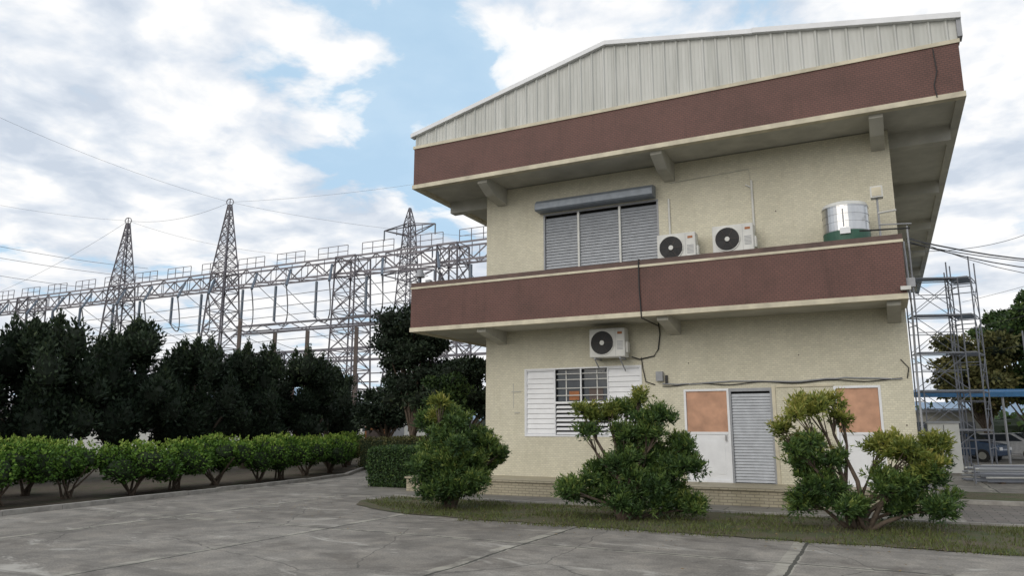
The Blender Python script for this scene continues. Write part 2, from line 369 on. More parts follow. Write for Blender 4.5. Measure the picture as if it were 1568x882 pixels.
g.box(-.12,.1,-.55,-.45,6.1,6.24,'white'); g.box(-.05,-.02,-.515,-.49,6.28,6.7,'grey'); g.obj('tank_body',e)
e=empty('flood_lamp',BM@Matrix.Translation((10.72,-.9,0)))
g=Geo(); g.tube([(0,0,5.9),(0,0,7.0)],.025,'grey'); g.box(-.13,.13,-.12,.1,6.95,7.22,'offwhite'); g.box(-.1,.1,-.13,-.115,6.98,7.19,'trim'); g.tube([(0,0,6.6),(.35,-.3,6.55)],.025,'offwhite'); g.obj('lamp_head',e,.01)
g=Geo()
g.tube([(5.66,-.03,6.8),(5.66,-.03,7.9)],.03,'offwhite'); g.tube([(7.85,-.03,6.7),(7.85,-.03,8.1)],.03,'offwhite')
g.tube([(7.85,-.03,7.9),(7.7,-.03,8.0)],.02,'offwhite'); g.tube([(5.7,-.02,8.35),(7.8,-.02,8.42),(7.83,-.02,8.1)],.008,'soffit')
pts=[(5.3+i*.2,-.03,2.88-.05*math.sin(i*.5)*(.3+R.random()*.5)) for i in range(29)]; g.tube(pts,.018,'grey')
pts=[(5.3+i*.2,-.035,2.84-.03*math.sin(i*.8+1)) for i in range(29)]; g.tube(pts,.012,'black')
g.tube([(11.0,-.03,2.86),(11.05,-.03,3.1),(10.9,-.03,3.3)],.012,'black')
g.tube([(5.25,-.03,4.5),(5.28,-.03,4.2),(5.22,-.03,3.8),(5.1,-.03,3.62),(4.7,-.03,3.55),(4.5,-.1,3.62)],.018,'black')
g.tube([(4.75,-.03,3.6),(4.78,-.03,3.3),(4.85,-.03,2.95),(5.1,-.03,2.86)],.014,'black')
g.box(5.15,5.33,-.12,-.003,2.95,3.2,'grey'); g.box(5.38,5.44,-.06,-.003,2.9,3.1,'dark')
g.tube([(5.2,-1.53,5.9),(5.2,-1.535,5.2),(5.23,-1.53,4.5),(5.23,-1.5,4.44),(5.25,-.1,4.42)],.018,'black'); g.tube([(5.2,-1.53,5.94),(5.2,-.6,5.98)],.018,'black')
g.tube([(12.1,-1.54,10.05),(12.13,-1.54,9.5),(12.05,-1.54,9.2),(12.08,-1.54,8.9)],.012,'black')
for x,z0,z1 in ((.9,2.3,3.0),(1.05,2.6,2.62),(8.6,1.2,1.5)): g.box(x,x+.02,-.008,-.002,z0,z1,'soffit')
g.box(.85,1.15,-.02,-.002,2.75,2.78,'soffit'); g.box(.95,1.1,-.02,-.002,2.15,2.18,'soffit')
for x,z in ((5.0,2.0),(4.98,1.7),(5.02,1.4),(8.7,3.5),(10.9,1.8),(8.4,7.2),(6.0,3.4)): g.tube([(x,-.008,z),(x,-.001,z)],.018,'brownpost',8)
g.tube([(11.17,-.8,5.9),(11.2,-.8,4.6),(11.22,-.4,4.4),(11.2,-.1,2.9),(11.2,-.1,0.2)],.025,'grey'); g.tube([(11.28,-.6,6.3),(11.28,-.6,4.3)],.02,'grey')
g.tube([(10.3,-1.42,6.1),(11.3,-1.42,6.05)],.018,'black'); g.tube([(10.7,-1.2,6.25),(11.35,-1.2,6.2)],.015,'grey')
g.box(11.13,11.3,-1.4,-1.25,4.75,4.95,'grey'); g.box(11.0,11.2,-1.62,-1.52,4.66,4.74,'offwhite')
g.tube([(-1.45,-1.43,5.92),(-1.45,-1.43,6.1)],.02,'black'); g.cyl((-1.45,-1.43),.14,6.1,6.32,'grey',16,.08); g.box(-1.25,-1.1,-1.45,-1.3,5.92,6.0,'grey')
g.obj('pipes_and_cables',B)

# ---------------------------------------------------------------- ground
def sheet(name,pts,z,k,local=False):
    me=bpy.data.meshes.new(name)
    me.from_pydata([(p[0],p[1],0) for p in pts],[],[tuple(range(len(pts)))]); me.materials.append(M[k])
    o=bpy.data.objects.new(name,me); scene.collection.objects.link(o)
    o.matrix_world=(Matrix.Translation((0,0,z)) @ (BM if local else Matrix())); return o
sheet('ground',[(-3000,-3000),(3000,-3000),(3000,3000),(-3000,3000)],-.03,'ground')
inv=BM.inverted()
curb=[(-20,2),(-14.2,9),(-10.7,14.2),(-9.3,17.9),(-8.1,21.2),(-6.7,25),(-6.0,28),(-6.2,32),(-6.8,38),(-7.5,60)]
yard=curb+[(-3,60),(30,60),(60,10),(40,-30),(-30,-30)]
yl=[(inv@Vector((x,y,0))) for x,y in yard][::-1]
sheet('concrete_yard',[(p.x,p.y) for p in yl],0,'yard',True)
bedp=curb[:]+[(-20,60),(-45,40),(-45,2)]
sheet('planting_bed',bedp[::-1],.004-.02,'bed')
g=Geo()
for a,b in zip(curb,curb[1:]):
    a=Vector((*a,0));b=Vector((*b,0)); d=(b-a).normalized(); n=Vector((-d.y,d.x,0))
    L_=(b-a).length; k=max(1,int(L_/1.0))
    for i in range(k):
        p=a+(b-a)*(i/k)+d*.006; q=a+(b-a)*((i+1)/k)-d*.006
        hh=.10+R.uniform(-.012,.012)
        vs=[p+n*0,q+n*0,q+n*.14,p+n*.14]; g.add([(v.x,v.y,-.02) for v in vs]+[(v.x,v.y,hh) for v in vs],[(0,1,5,4),(1,2,6,5),(2,3,7,6),(3,0,4,7),(4,5,6,7)],'kerb')
g.obj('kerb')
lawn=[(24,-3.1),(-.1,-3.1),(-.9,-3.6),(-1.1,-4.3),(-.6,-5.1),(.4,-5.8),(1.5,-6.2),(3,-6.35),(24,-6.9)]
rl=[]
for a,b in zip(lawn,lawn[1:]+lawn[:1]):
    n=max(1,int(math.dist(a,b)/.3))
    for i in range(n):
        t=i/n; rl.append((a[0]+(b[0]-a[0])*t+R.uniform(-.04,.04),a[1]+(b[1]-a[1])*t+R.uniform(-.07,.07)))
sheet('lawn_strip',rl,.012,'lawn',True)
sheet('walkway',[(-3.2,-3.0),(11.6,-3.0),(11.6,-1.5),(-1.7,-1.5),(-1.7,1),(-3.2,1)],.006,'walk',True)
sheet('block_paving',[(11.7,-3.0),(26,-3.0),(26,1.2),(11.7,1.2)],.006,'pave',True)
sheet('lawn',[(11.8,1.4),(40,1.4),(40,5),(11.8,5)],.014,'lawn',True)
g=Geo(); g.box(-1,24,-3.1,-3.0,0,.05,'kerb'); g.box(11.6,26,1.2,1.35,0,.1,'kerb'); g.obj('garden_kerb',mat=BM)

def mk(name,v,var,mat,parent=None,link=True):
    n,k,_=v.shape
    me=bpy.data.meshes.new(name); me.vertices.add(n*k); me.vertices.foreach_set('co',v.reshape(-1).astype(np.float32))
    me.loops.add(n*k); me.loops.foreach_set('vertex_index',np.arange(n*k,dtype=np.int32))
    me.polygons.add(n); me.polygons.foreach_set('loop_start',np.arange(0,n*k,k,dtype=np.int32))
    me.update(calc_edges=True)
    at=me.attributes.new('var','FLOAT','FACE'); at.data.foreach_set('value',var.astype(np.float32))
    me.materials.append(M[mat])
    if not link: return me
    o=bpy.data.objects.new(name,me); scene.collection.objects.link(o)
    if parent: o.parent=parent
    return o
def blades(name,n,sampler,h0,h1,mat):
    P=np.array([sampler() for _ in range(n)]); h=NP.uniform(h0,h1,n)*(.6+NP.rand(n)**3); a=NP.uniform(0,6.28,n); w=.008
    dx=np.cos(a)*w; dy=np.sin(a)*w; lx=NP.normal(0,.4,n)*h; ly=NP.normal(0,.4,n)*h
    v=np.zeros((n,3,3)); v[:,0]=P-np.stack([dx,dy,0*dx],1); v[:,1]=P+np.stack([dx,dy,0*dx],1); v[:,2]=P+np.stack([lx,ly,h],1)
    mk(name,v,NP.rand(n),mat)
from mathutils import noise as mnoise
def samp():
    while True:
        u=R.uniform(-1,17); v=R.uniform(-6.75,-3.15)
        if u<1.5 and v< -4.3-(u+1.1)*.75: continue
        if u<3 and v<-6.25: continue
        if mnoise.noise(Vector((u*.9,v*.9,0)))+.25*mnoise.noise(Vector((u*4,v*4,3)))<R.uniform(-.45,.15): continue
        p=W(u,v); return (p.x,p.y,.01)
blades('grass',24000,samp,.03,.085,'l_grass')
def leaflitter(n):
    V=[]
    for i in range(n):
        u=R.uniform(-3,14); v=R.gauss(-5.5,1.6)
        if v>-3.2: v=-6.6
        p=W(u,v); a=R.uniform(0,6.28); s=R.uniform(.015,.03); z=.02
        V.append([(p.x+math.cos(a+q)*s*(1 if j%2 else .5),p.y+math.sin(a+q)*s*(1 if j%2 else .5),z+R.uniform(0,.012)) for j,q in enumerate((0,1.57,3.14,4.71))])
    return np.array(V)
M['litter']=leafmat('dry_leaf',[(0,(.10,.06,.03)),(1,(.28,.2,.09))],0)
v=leaflitter(700); mk('fallen_leaves',v,NP.rand(len(v)),'litter')

# ---------------------------------------------------------------- foliage
def unit(n):
    d=NP.normal(size=(n,3)); return d/np.linalg.norm(d,axis=1)[:,None]
def leafquads(c,rad,n,L,Wd,up=.3,inner=.7,out=.5):
    d=unit(n); r=NP.uniform(inner,1.06,n)[:,None]
    P=np.array(c)+d*r*np.array(rad)
    ax=d*out+unit(n)*.8+np.array([0,0,up]); ax/=np.linalg.norm(ax,axis=1)[:,None]
    s=np.cross(ax,unit(n)); s/=np.linalg.norm(s,axis=1)[:,None]+1e-6
    l=NP.uniform(.6,1.2,n)[:,None]*L; w=NP.uniform(.7,1.2,n)[:,None]*Wd
    v=np.stack([P,P+ax*l*.5+s*w*.5,P+ax*l,P+ax*l*.5-s*w*.5],1)
    return v
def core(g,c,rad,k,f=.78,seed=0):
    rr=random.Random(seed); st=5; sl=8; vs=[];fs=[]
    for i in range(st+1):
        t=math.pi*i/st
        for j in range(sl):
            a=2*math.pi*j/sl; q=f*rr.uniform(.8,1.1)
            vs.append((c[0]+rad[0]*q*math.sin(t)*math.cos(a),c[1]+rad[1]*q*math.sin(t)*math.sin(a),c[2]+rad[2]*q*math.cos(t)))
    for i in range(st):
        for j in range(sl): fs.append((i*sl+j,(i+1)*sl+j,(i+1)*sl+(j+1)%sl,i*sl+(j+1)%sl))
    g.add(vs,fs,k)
def tufts(c,rad,n,L,Wd,per=9):
    d=unit(n); r=NP.uniform(.3,1.15,n)[:,None]; P=np.array(c)+d*r*np.array(rad)
    tv=NP.normal(0,.17,n)
    dirs=d*.6+np.array([0,0,.7])+NP.normal(0,.35,(n,3)); dirs/=np.linalg.norm(dirs,axis=1)[:,None]
    sl=NP.uniform(.04,.21,n)
    P=np.repeat(P,per,0); D=np.repeat(dirs,per,0); m=n*per; S=np.repeat(sl,per)
    ax=D+unit(m)*.8; ax/=np.linalg.norm(ax,axis=1)[:,None]
    s=np.cross(ax,unit(m)); s/=np.linalg.norm(s,axis=1)[:,None]+1e-6
    P=P+D*(NP.uniform(0,1,m)*S)[:,None]
    l=NP.uniform(.7,1.2,m)[:,None]*L; w=Wd
    v=np.stack([P,P+ax*l*.45+s*w*.5,P+ax*l,P+ax*l*.45-s*w*.5],1)
    return v,np.repeat(tv,per)
def niwaki(x,y,clumps,yellow,seed,dens=1.0,xs=1.0,zs=1.0,bias=0):
    rr=random.Random(seed); e=empty('pruned_podocarpus_bush',Matrix.Translation((x,y,0)))
    V=[];C=[];VY=[];CY=[]; g=Geo(); gb=Geo()
    stems=[(rr.uniform(-.15,.15),rr.uniform(-.15,.15)) for _ in range(4)]
    for i,(dx,z,r) in enumerate(clumps):
        dx*=xs; z*=zs; r*=.88
        dy=rr.uniform(-.45,.45)*(1-.35*z/2.4)
        sx,sy=stems[i%4]
        m1=(sx+(dx*.25),sy+dy*.2,z*.38); m2=(dx*.7+rr.uniform(-.06,.06),dy*.7,z*.75)
        gb.tube([(sx,sy,-.02),m1,m2,(dx,dy,z-.02)],[.055,.04,.026,.012],'bark',6)
        tint=rr.uniform(-.12,.12)+bias
        for q in range(6):
            f=rr.uniform(.3,.6); o=r*1.05
            cc=(dx+rr.uniform(-o,o),dy+rr.uniform(-o,o),max(.12,z+rr.uniform(-o,o)*.6)); rad=(r*f*1.25,r*f*1.15,r*f*.7)
            n=int(190*dens*(r*f/.18)**2)+4
            v,t=tufts(cc,rad,n,.095,.025,7)
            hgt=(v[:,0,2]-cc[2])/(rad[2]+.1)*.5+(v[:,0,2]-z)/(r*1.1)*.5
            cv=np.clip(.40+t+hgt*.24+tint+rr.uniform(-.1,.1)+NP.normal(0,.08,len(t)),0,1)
            if i in yellow: VY.append(v);CY.append(cv)
            else: V.append(v);C.append(cv)
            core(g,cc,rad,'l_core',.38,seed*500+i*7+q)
            gb.tube([m2,cc],[.015,.005],'bark',4)
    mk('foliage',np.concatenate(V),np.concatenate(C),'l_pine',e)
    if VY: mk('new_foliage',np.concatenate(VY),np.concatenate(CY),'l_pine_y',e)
    g.obj('inner_foliage',e); gb.obj('stems',e,smooth=True)
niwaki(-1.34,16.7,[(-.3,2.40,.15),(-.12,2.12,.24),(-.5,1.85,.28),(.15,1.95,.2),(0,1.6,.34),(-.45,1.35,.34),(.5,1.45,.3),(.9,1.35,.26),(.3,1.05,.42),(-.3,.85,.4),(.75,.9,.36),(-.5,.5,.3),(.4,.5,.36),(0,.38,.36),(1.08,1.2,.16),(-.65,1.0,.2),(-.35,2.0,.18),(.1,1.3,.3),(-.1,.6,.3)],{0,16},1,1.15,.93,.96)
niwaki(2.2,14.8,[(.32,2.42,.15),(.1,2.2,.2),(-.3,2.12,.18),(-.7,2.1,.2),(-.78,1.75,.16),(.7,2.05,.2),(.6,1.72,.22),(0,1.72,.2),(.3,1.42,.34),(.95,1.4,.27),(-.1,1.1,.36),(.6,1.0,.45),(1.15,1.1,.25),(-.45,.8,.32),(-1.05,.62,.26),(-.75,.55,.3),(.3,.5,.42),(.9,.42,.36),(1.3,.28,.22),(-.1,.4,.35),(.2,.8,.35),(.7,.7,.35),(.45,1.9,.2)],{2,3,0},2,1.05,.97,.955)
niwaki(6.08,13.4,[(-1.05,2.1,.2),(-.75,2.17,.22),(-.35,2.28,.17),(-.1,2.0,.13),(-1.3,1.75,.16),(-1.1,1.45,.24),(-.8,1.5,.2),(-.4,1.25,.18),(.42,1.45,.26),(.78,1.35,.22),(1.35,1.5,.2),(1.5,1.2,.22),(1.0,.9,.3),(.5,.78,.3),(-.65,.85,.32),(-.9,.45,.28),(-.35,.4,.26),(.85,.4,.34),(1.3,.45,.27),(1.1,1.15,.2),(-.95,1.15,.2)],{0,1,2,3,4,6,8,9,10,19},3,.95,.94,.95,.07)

def hedgemesh(seed):
    rr=random.Random(seed); V=[];T=[];g=Geo()
    for i in range(20):
        a=rr.uniform(0,6.28); q=rr.uniform(.1,.78); c=(math.cos(a)*q,math.sin(a)*q,rr.uniform(.66,1.12-.25*q)); s_=rr.uniform(.26,.42); rad=(s_,s_,s_*.85)
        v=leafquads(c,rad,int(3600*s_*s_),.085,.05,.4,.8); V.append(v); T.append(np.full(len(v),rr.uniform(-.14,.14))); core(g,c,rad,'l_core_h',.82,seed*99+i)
    for i in range(60):
        a=rr.uniform(0,6.28); q=rr.uniform(.1,.95); c=(math.cos(a)*q,math.sin(a)*q,1.38-.35*q*q+rr.uniform(-.05,.06)); v=leafquads(c,(.03,.03,.09),9,.08,.04,.8,.1); V.append(v); T.append(np.full(len(v),.2))
    gb=Geo()
    for i in range(7):
        a=rr.uniform(0,6.28); q=rr.uniform(.3,.7); gb.tube([(rr.uniform(-.1,.1),rr.uniform(-.1,.1),-.02),(math.cos(a)*q*.4,math.sin(a)*q*.4,.35),(math.cos(a)*q,math.sin(a)*q,.8)],[.035,.025,.015],'bark',5)
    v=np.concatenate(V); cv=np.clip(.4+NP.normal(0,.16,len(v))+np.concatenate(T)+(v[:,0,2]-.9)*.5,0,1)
    return v,cv,g,gb
def meshof(g,name):
    o=g.obj(name); me=o.data; bpy.data.objects.remove(o); return me
HM=[]
for s in range(3):
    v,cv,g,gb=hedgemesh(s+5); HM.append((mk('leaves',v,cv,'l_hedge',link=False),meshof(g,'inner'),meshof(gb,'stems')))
def inst(name,meshes,x,y,rz,s,sz=None):
    e=empty(name,Matrix.Translation((x,y,0))@Matrix.Rotation(rz,4,'Z')@Matrix.Diagonal((s,s,sz or s,1)))
    for nm,me in zip(('leaves','inner_foliage','trunk'),meshes):
        o=bpy.data.objects.new(nm,me); scene.collection.objects.link(o); o.parent=e
    return e
path=[(-16.5,12),(-14.0,14.5),(-11.9,17.6),(-10.4,20.6),(-9.0,23.6),(-7.9,26.6),(-7.4,30),(-7.6,34),(-8,38)]
pts=[]
for a,b in zip(path,path[1:]):
    L_=math.dist(a,b); n=max(1,round(L_/1.9))
    for i in range(n): pts.append((a[0]+(b[0]-a[0])*i/n,a[1]+(b[1]-a[1])*i/n))
for i,(x,y) in enumerate(pts):
    inst('hedge_shrub',HM[i%3],x+R.uniform(-.25,.25),y+R.uniform(-.25,.25),R.uniform(0,6.28),R.uniform(.92,1.18),R.uniform(.88,1.08))
for i,(x,y) in enumerate(pts[:6]):
    inst('hedge_shrub',HM[(i+1)%3],x-1.5+R.uniform(-.2,.2),y+.9,R.uniform(0,6.28),1.0,R.uniform(.9,1.05))

def boxhedge(name,cx,cy,sx,sy,h,k,n):
    e=empty(name,Matrix.Translation((cx,cy,0))@Matrix.Rotation(BR,4,'Z'))
    P=NP.uniform(-1,1,(n,3)); ax=NP.randint(0,3,n); sg=np.sign(NP.uniform(-1,1,n)); P[np.arange(n),ax]=sg*NP.uniform(.84,1.06,n)
    l=np.linalg.norm(P,axis=1)[:,None]; P=P*(1-.12*np.maximum(l-1.05,0))
    P=P*np.array([sx/2,sy/2,h/2])+np.array([0,0,h/2+.02])
    a=unit(n); s=np.cross(a,unit(n)); s/=np.linalg.norm(s,axis=1)[:,None]
    v=np.stack([P,P+a*.035+s*.02,P+a*.07,P+a*.035-s*.02],1); mk('leaves',v,np.clip(.25+NP.normal(0,.2,n),0,1),k,e)
    g=Geo(); g.box(-sx*.43,sx*.43,-sy*.43,sy*.43,0,h*.92,'l_core_h'); g.obj('inner_foliage',e)
boxhedge('clipped_hedge',-3.3,23.2,1.7,1.6,1.15,'l_pine',16000)
boxhedge('clipped_hedge',-3.2,26.2,2.2,1.4,1.4,'l_olive',9000)
boxhedge('clipped_hedge',-5.0,32,3.0,1.4,1.3,'l_olive',7000)

def juniper(seed,H_=5.4,Rad=1.85):
    rr=random.Random(seed); V=[]; g=Geo(); T=[]
    for i in range(50):
        a=rr.uniform(0,6.28); t=.25+.62*rr.random()**1.1; z=t*H_
        env=math.sqrt(max(0,1-((t-.40)/.58)**2)) if t>.40 else 1-.25*(.40-t)/.13
        q=Rad*env*rr.uniform(.25,.95)
        c=(math.cos(a)*q,math.sin(a)*q,z); w=rr.uniform(.34,.54)*(1.1-.3*t); hh=rr.uniform(.42,.8)
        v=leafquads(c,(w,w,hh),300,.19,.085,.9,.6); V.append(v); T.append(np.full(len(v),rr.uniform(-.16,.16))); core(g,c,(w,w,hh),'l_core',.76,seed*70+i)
        if t>.42 and rr.random()<.8:
            c2=(c[0]*1.03,c[1]*1.03,z+hh*.95); v=leafquads(c2,(w*.3,w*.3,hh*.55),90,.15,.06,1.8,.2); V.append(v); T.append(np.full(len(v),.12))
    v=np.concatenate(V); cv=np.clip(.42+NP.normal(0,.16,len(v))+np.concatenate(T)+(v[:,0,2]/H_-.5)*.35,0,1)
    gb=Geo(); gb.tube([(0,0,-.1),(.05,0,.7),(0,.05,1.6),(0,0,3.5)],[.2,.15,.12,.05],'bark',8)
    for i in range(5):
        a=rr.uniform(0,6.28); gb.tube([(0,0,.4),(math.cos(a)*.5,math.sin(a)*.5,1.2),(math.cos(a)*1.1,math.sin(a)*1.1,2.2)],[.1,.07,.04],'bark',6)
    return (mk('leaves',v,cv,'l_dark',link=False),meshof(g,'inner'),meshof(gb,'trunk'))
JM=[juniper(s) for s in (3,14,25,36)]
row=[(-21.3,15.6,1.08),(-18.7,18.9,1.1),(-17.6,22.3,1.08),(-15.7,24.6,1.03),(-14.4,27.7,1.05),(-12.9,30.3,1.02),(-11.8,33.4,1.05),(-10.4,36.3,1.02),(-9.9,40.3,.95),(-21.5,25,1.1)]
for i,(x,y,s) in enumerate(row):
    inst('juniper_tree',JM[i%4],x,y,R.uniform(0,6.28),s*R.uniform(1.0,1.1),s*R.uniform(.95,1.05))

def tree(name,x,y,H_,Rad,z0,seed,leaf,n=40,cl=500,L=.2,Wd=.11,cr=(.6,1.0),cf=.5):
    rr=random.Random(seed); V=[]; g=Geo(); gb=Geo(); cs=[]; T=[]
    zc=(H_+z0)/2
    for i in range(n):
        d=Vector((rr.gauss(0,1),rr.gauss(0,1),rr.gauss(0,1))).normalized()*rr.uniform(.35,.95)
        c=(d.x*Rad,d.y*Rad,zc+d.z*(H_-z0)/2*.85); w=rr.uniform(*cr); rad=(w,w,w*.55)
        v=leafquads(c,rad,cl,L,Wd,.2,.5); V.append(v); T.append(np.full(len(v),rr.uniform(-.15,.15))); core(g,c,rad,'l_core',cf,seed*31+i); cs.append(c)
    v=np.concatenate(V); cv=np.clip(.45+NP.normal(0,.18,len(v))+np.concatenate(T),0,1)
    gb.tube([(0,0,-.1),(.08,.05,z0*.6),(0,0,z0),(0,0,zc)],[.2*H_/7,.16*H_/7,.13*H_/7,.05],'bark',8)
    for c in cs[::2]: gb.tube([(0,0,z0*.8),(c[0]*.4,c[1]*.4,(z0*.8+c[2])/2),c],[.07,.05,.02],'bark',5)
    e=empty(name,Matrix.Translation((x,y,0)))
    mk('leaves',v,cv,leaf,e); g.obj('inner_foliage',e); gb.obj('trunk',e)
tree('broadleaf_tree',-3.9,29.5,7.1,1.6,1.6,51,'l_dark',46,420,.18,.085,(.5,.85),.7)
tree('small_tree',-1.8,27.5,4.9,1.3,1.2,52,'l_dark',30,380,.16,.08,(.4,.65),.7)
tree('small_tree',-6.0,36,4.2,1.5,1.2,53,'l_dark',26,300,.2,.1,(.5,.8))
tree('small_tree',-2.2,24.6,3.6,.8,1.4,54,'l_mid',18,300,.14,.07,(.25,.45))
for i,(x,y,h,r,lf) in enumerate([(29,46,8.5,2.6,'l_olive'),(33,45,10.5,3.2,'l_mid'),(36,52,12,4,'l_mid'),(40,48,9,3,'l_olive'),(27.5,62,8,3.5,'l_olive')]):
    tree('background_tree',x,y,h,r,1.8,60+i,lf,44,260,.32,.18,(.6,1.2))

g=Geo(); rr=random.Random(3)
V=[]
for i in range(150):
    a=math.radians(-58+i*.8+rr.uniform(-.3,.3)); dd=rr.uniform(150,190); c=(math.sin(a)*dd,math.cos(a)*dd,rr.uniform(.5,2.5)); rad=(rr.uniform(3,6),rr.uniform(3,6),rr.uniform(2,4))
    V.append(leafquads(c,rad,90,1.3,.8,.2,.8)); core(g,c,rad,'l_core',.9,i)
e=empty('distant_tree_line'); v=np.concatenate(V); mk('leaves',v,np.clip(.5+NP.normal(0,.2,len(v)),0,1),'l_mid',e); g.obj('inner_foliage',e)
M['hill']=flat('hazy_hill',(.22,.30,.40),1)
g=Geo(); prev=None
for i in range(121):
    a=math.radians(-75+i*1.25); h=40+45*(.5+.5*math.sin(i*.17))+22*math.sin(i*.43+1)+9*math.sin(i*1.1); p=Vector((math.sin(a)*1900,math.cos(a)*1900,0)); q=p*1.25
    cur=[(p.x,p.y,-1),(p.x*1.05,p.y*1.05,h*.6),(q.x,q.y,h*1.1)]
    if prev:
        for j in range(2): g.quad(prev[j],cur[j],cur[j+1],prev[j+1],'hill')
    prev=cur
g.obj('hills')

# ---------------------------------------------------------------- lattice structures
def lattice(g,cx,cy,z0,z1,w0,w1,n,k,t=.09,rot=BR):
    c,s=math.cos(rot),math.sin(rot)
    def P(i,j,z):
        w=(w0+(w1-w0)*(z-z0)/(z1-z0))/2; x=i*w;y=j*w; return Vector((cx+x*c-y*s,cy+x*s+y*c,z))
    cor=[(-1,-1),(1,-1),(1,1),(-1,1)]
    for a in cor: g.bar(P(*a,z0),P(*a,z1),t,k)
    for m in range(n):
        za=z0+(z1-z0)*m/n; zb=z0+(z1-z0)*(m+1)/n
        for q in range(4):
            a=cor[q];b=cor[(q+1)%4]
            g.bar(P(*a,za),P(*b,zb),t*.55,k); g.bar(P(*b,za),P(*a,zb),t*.55,k); g.bar(P(*a,zb),P(*b,zb),t*.5,k)
U=Vector((.895,-.446,0)); Vv=Vector((.446,.895,0))
def gantry(name,A,s0,s1,z,cols,k,dep=1.5,wid=1.3,rail=True,drops=True,ins='bluegrey',fine=True):
    e=empty(name); g=Geo()
    def P(s,o,zz): return Vector((A[0],A[1],0))+U*s+Vv*o+Vector((0,0,zz))
    n=int((s1-s0)/1.9); st=(s1-s0)/n
    for o in (-wid/2,wid/2):
        for zz in (z-dep,z): g.bar(P(s0,o,zz),P(s1,o,zz),.16,k)
        for i in range(n):
            a=s0+i*st
            if i%2: g.bar(P(a,o,z-dep),P(a+st,o,z),.1,k)
            else: g.bar(P(a,o,z),P(a+st,o,z-dep),.1,k)
            if fine: g.bar(P(a,o,z-dep),P(a,o,z),.06,k)
    if fine:
        for i in range(n):
            a=s0+i*st
            g.bar(P(a,-wid/2,z-dep),P(a+st,wid/2,z-dep),.06,k)
    g.obj('truss_beam',e)
    if rail:
        g=Geo(); a=s0
        while a<s1-3:
            L_=3.4
            for o in (-wid/2,):
                for zz in (.55,1.1): g.bar(P(a,o,z+zz),P(a+L_,o,z+zz),.06,k)
                for j in range(4): g.bar(P(a+L_*j/3,o,z),P(a+L_*j/3,o,z+1.1),.06,k)
            a+=5.0
        g.obj('handrails',e)
    g=Geo()
    for s,pk,w in cols:
        p=P(s,0,0)
        if pk: 
            lattice(g,p.x,p.y,0,z,w,w*.5,9,k,.15); lattice(g,p.x,p.y,z,pk,w*.5,.25,8,k,.12); g.tube([(p.x,p.y,pk),(p.x,p.y,pk+.6)],.05,k,4)
            g.ring((p.x,p.y,pk+.3),.35,.05,k)
        else: lattice(g,p.x,p.y,0,z,w,w*.75,10,k,.14)
    g.obj('lattice_columns',e)
    if drops:
        g=Geo(); a=s0+1.2; i=0; rr=random.Random(int(A[0]*10))
        while a<s1-3:
            ln=rr.choice([3.2,3.8,4.4])
            top=P(a,-.8,z-dep); 
            g.tube([top,top-Vector((0,0,.5))],.03,k,4)
            g.tube([top-Vector((0,0,.5)),top-Vector((0,0,ln))],.14,ins,6)
            b=P(a+1.7,-.8,z-dep*.4); c=P(a+3.0,-2.6,z-dep-1.0); g.tube([b,c],.12,ins,6)
            lo=P(a+1.1,-1.2,z-dep-4.6)
            pts=[]
            for q in range(11):
                t=q/10; p=c*(1-t)**2+Vector(lo+U*1.6-Vector((0,0,1.2)))*2*t*(1-t)+(top-Vector((0,0,ln)))*t*t; pts.append(p)
            g.tube(pts,.06,'wirem',4)
            a+=rr.choice([4.2,4.9,5.6]); i+=1
        g.obj('insulator_strings',e)
    return P
A1=(-15.7,65.8)
P1=gantry('substation_gantry',A1,-92,20,16.8,[(1.5,None,2.9),(-14.5,24,3.6),(-30,24,3.6),(-46,None,2.8),(-60,None,2.8),(-75,None,2.8),(12,None,2.6)],'galv')
A2_=(-15.7+.446*22,65.8+.895*22)
P2=gantry('substation_gantry',A2_,-100,24,11.5,[(-3,20,2.4),(-27,None,2.2),(-52,None,2.2),(8,22,3),(-76,None,2.2)],'galvd',rail=False,drops=False,fine=False)
e=empty('bus_support_gantry'); g=Geo()
def PL(s,z,o=0): return Vector((-13,52,0))+U*s+Vv*o+Vector((0,0,z))
for z in (8.7,9.3): g.tube([PL(-9,z),PL(10,z)],.08,'galvd',5)
g.tube([PL(-9,9.0,.8),PL(10,9.0,.8)],.06,'galvd',5)
for i in range(14): g.bar(PL(-9+i*1.35,8.7 if i%2 else 9.3),PL(-7.65+i*1.35,9.3 if i%2 else 8.7),.06,'galvd')
for s in (-8.6,-5.0,-1.9,2.5,6.5): g.tube([PL(s,0),PL(s,9.9 if s==-8.6 else 8.6)],.17,'brownpost',4)
g.obj('bus_frame',e)
e=empty('switchyard_equipment'); g=Geo(); rr=random.Random(5)
for i in range(60):
    s=rr.uniform(-60,18); o=rr.uniform(-14,18); p=Vector((*A1,0))+U*s+Vv*o
    h=rr.uniform(4,6.5); g.tube([p,p+Vector((0,0,h*.5))],.16,'galv',4); g.tube([p+Vector((0,0,h*.5)),p+Vector((0,0,h))],.16,'insul',6)
    if i%3==0: g.tube([p+Vector((0,0,h)),p+U*5+Vector((0,0,h))],.06,'galvd',4)
g.obj('post_insulators',e)
e=empty('transmission_tower'); g=Geo(); tx,ty=-15.5,108
lattice(g,tx,ty,0,20,6.5,2.6,9,'galvd',.22); lattice(g,tx,ty,20,32,2.6,1.2,8,'galvd',.17); lattice(g,tx,ty,32,34.5,1.2,.2,2,'galvd',.14)
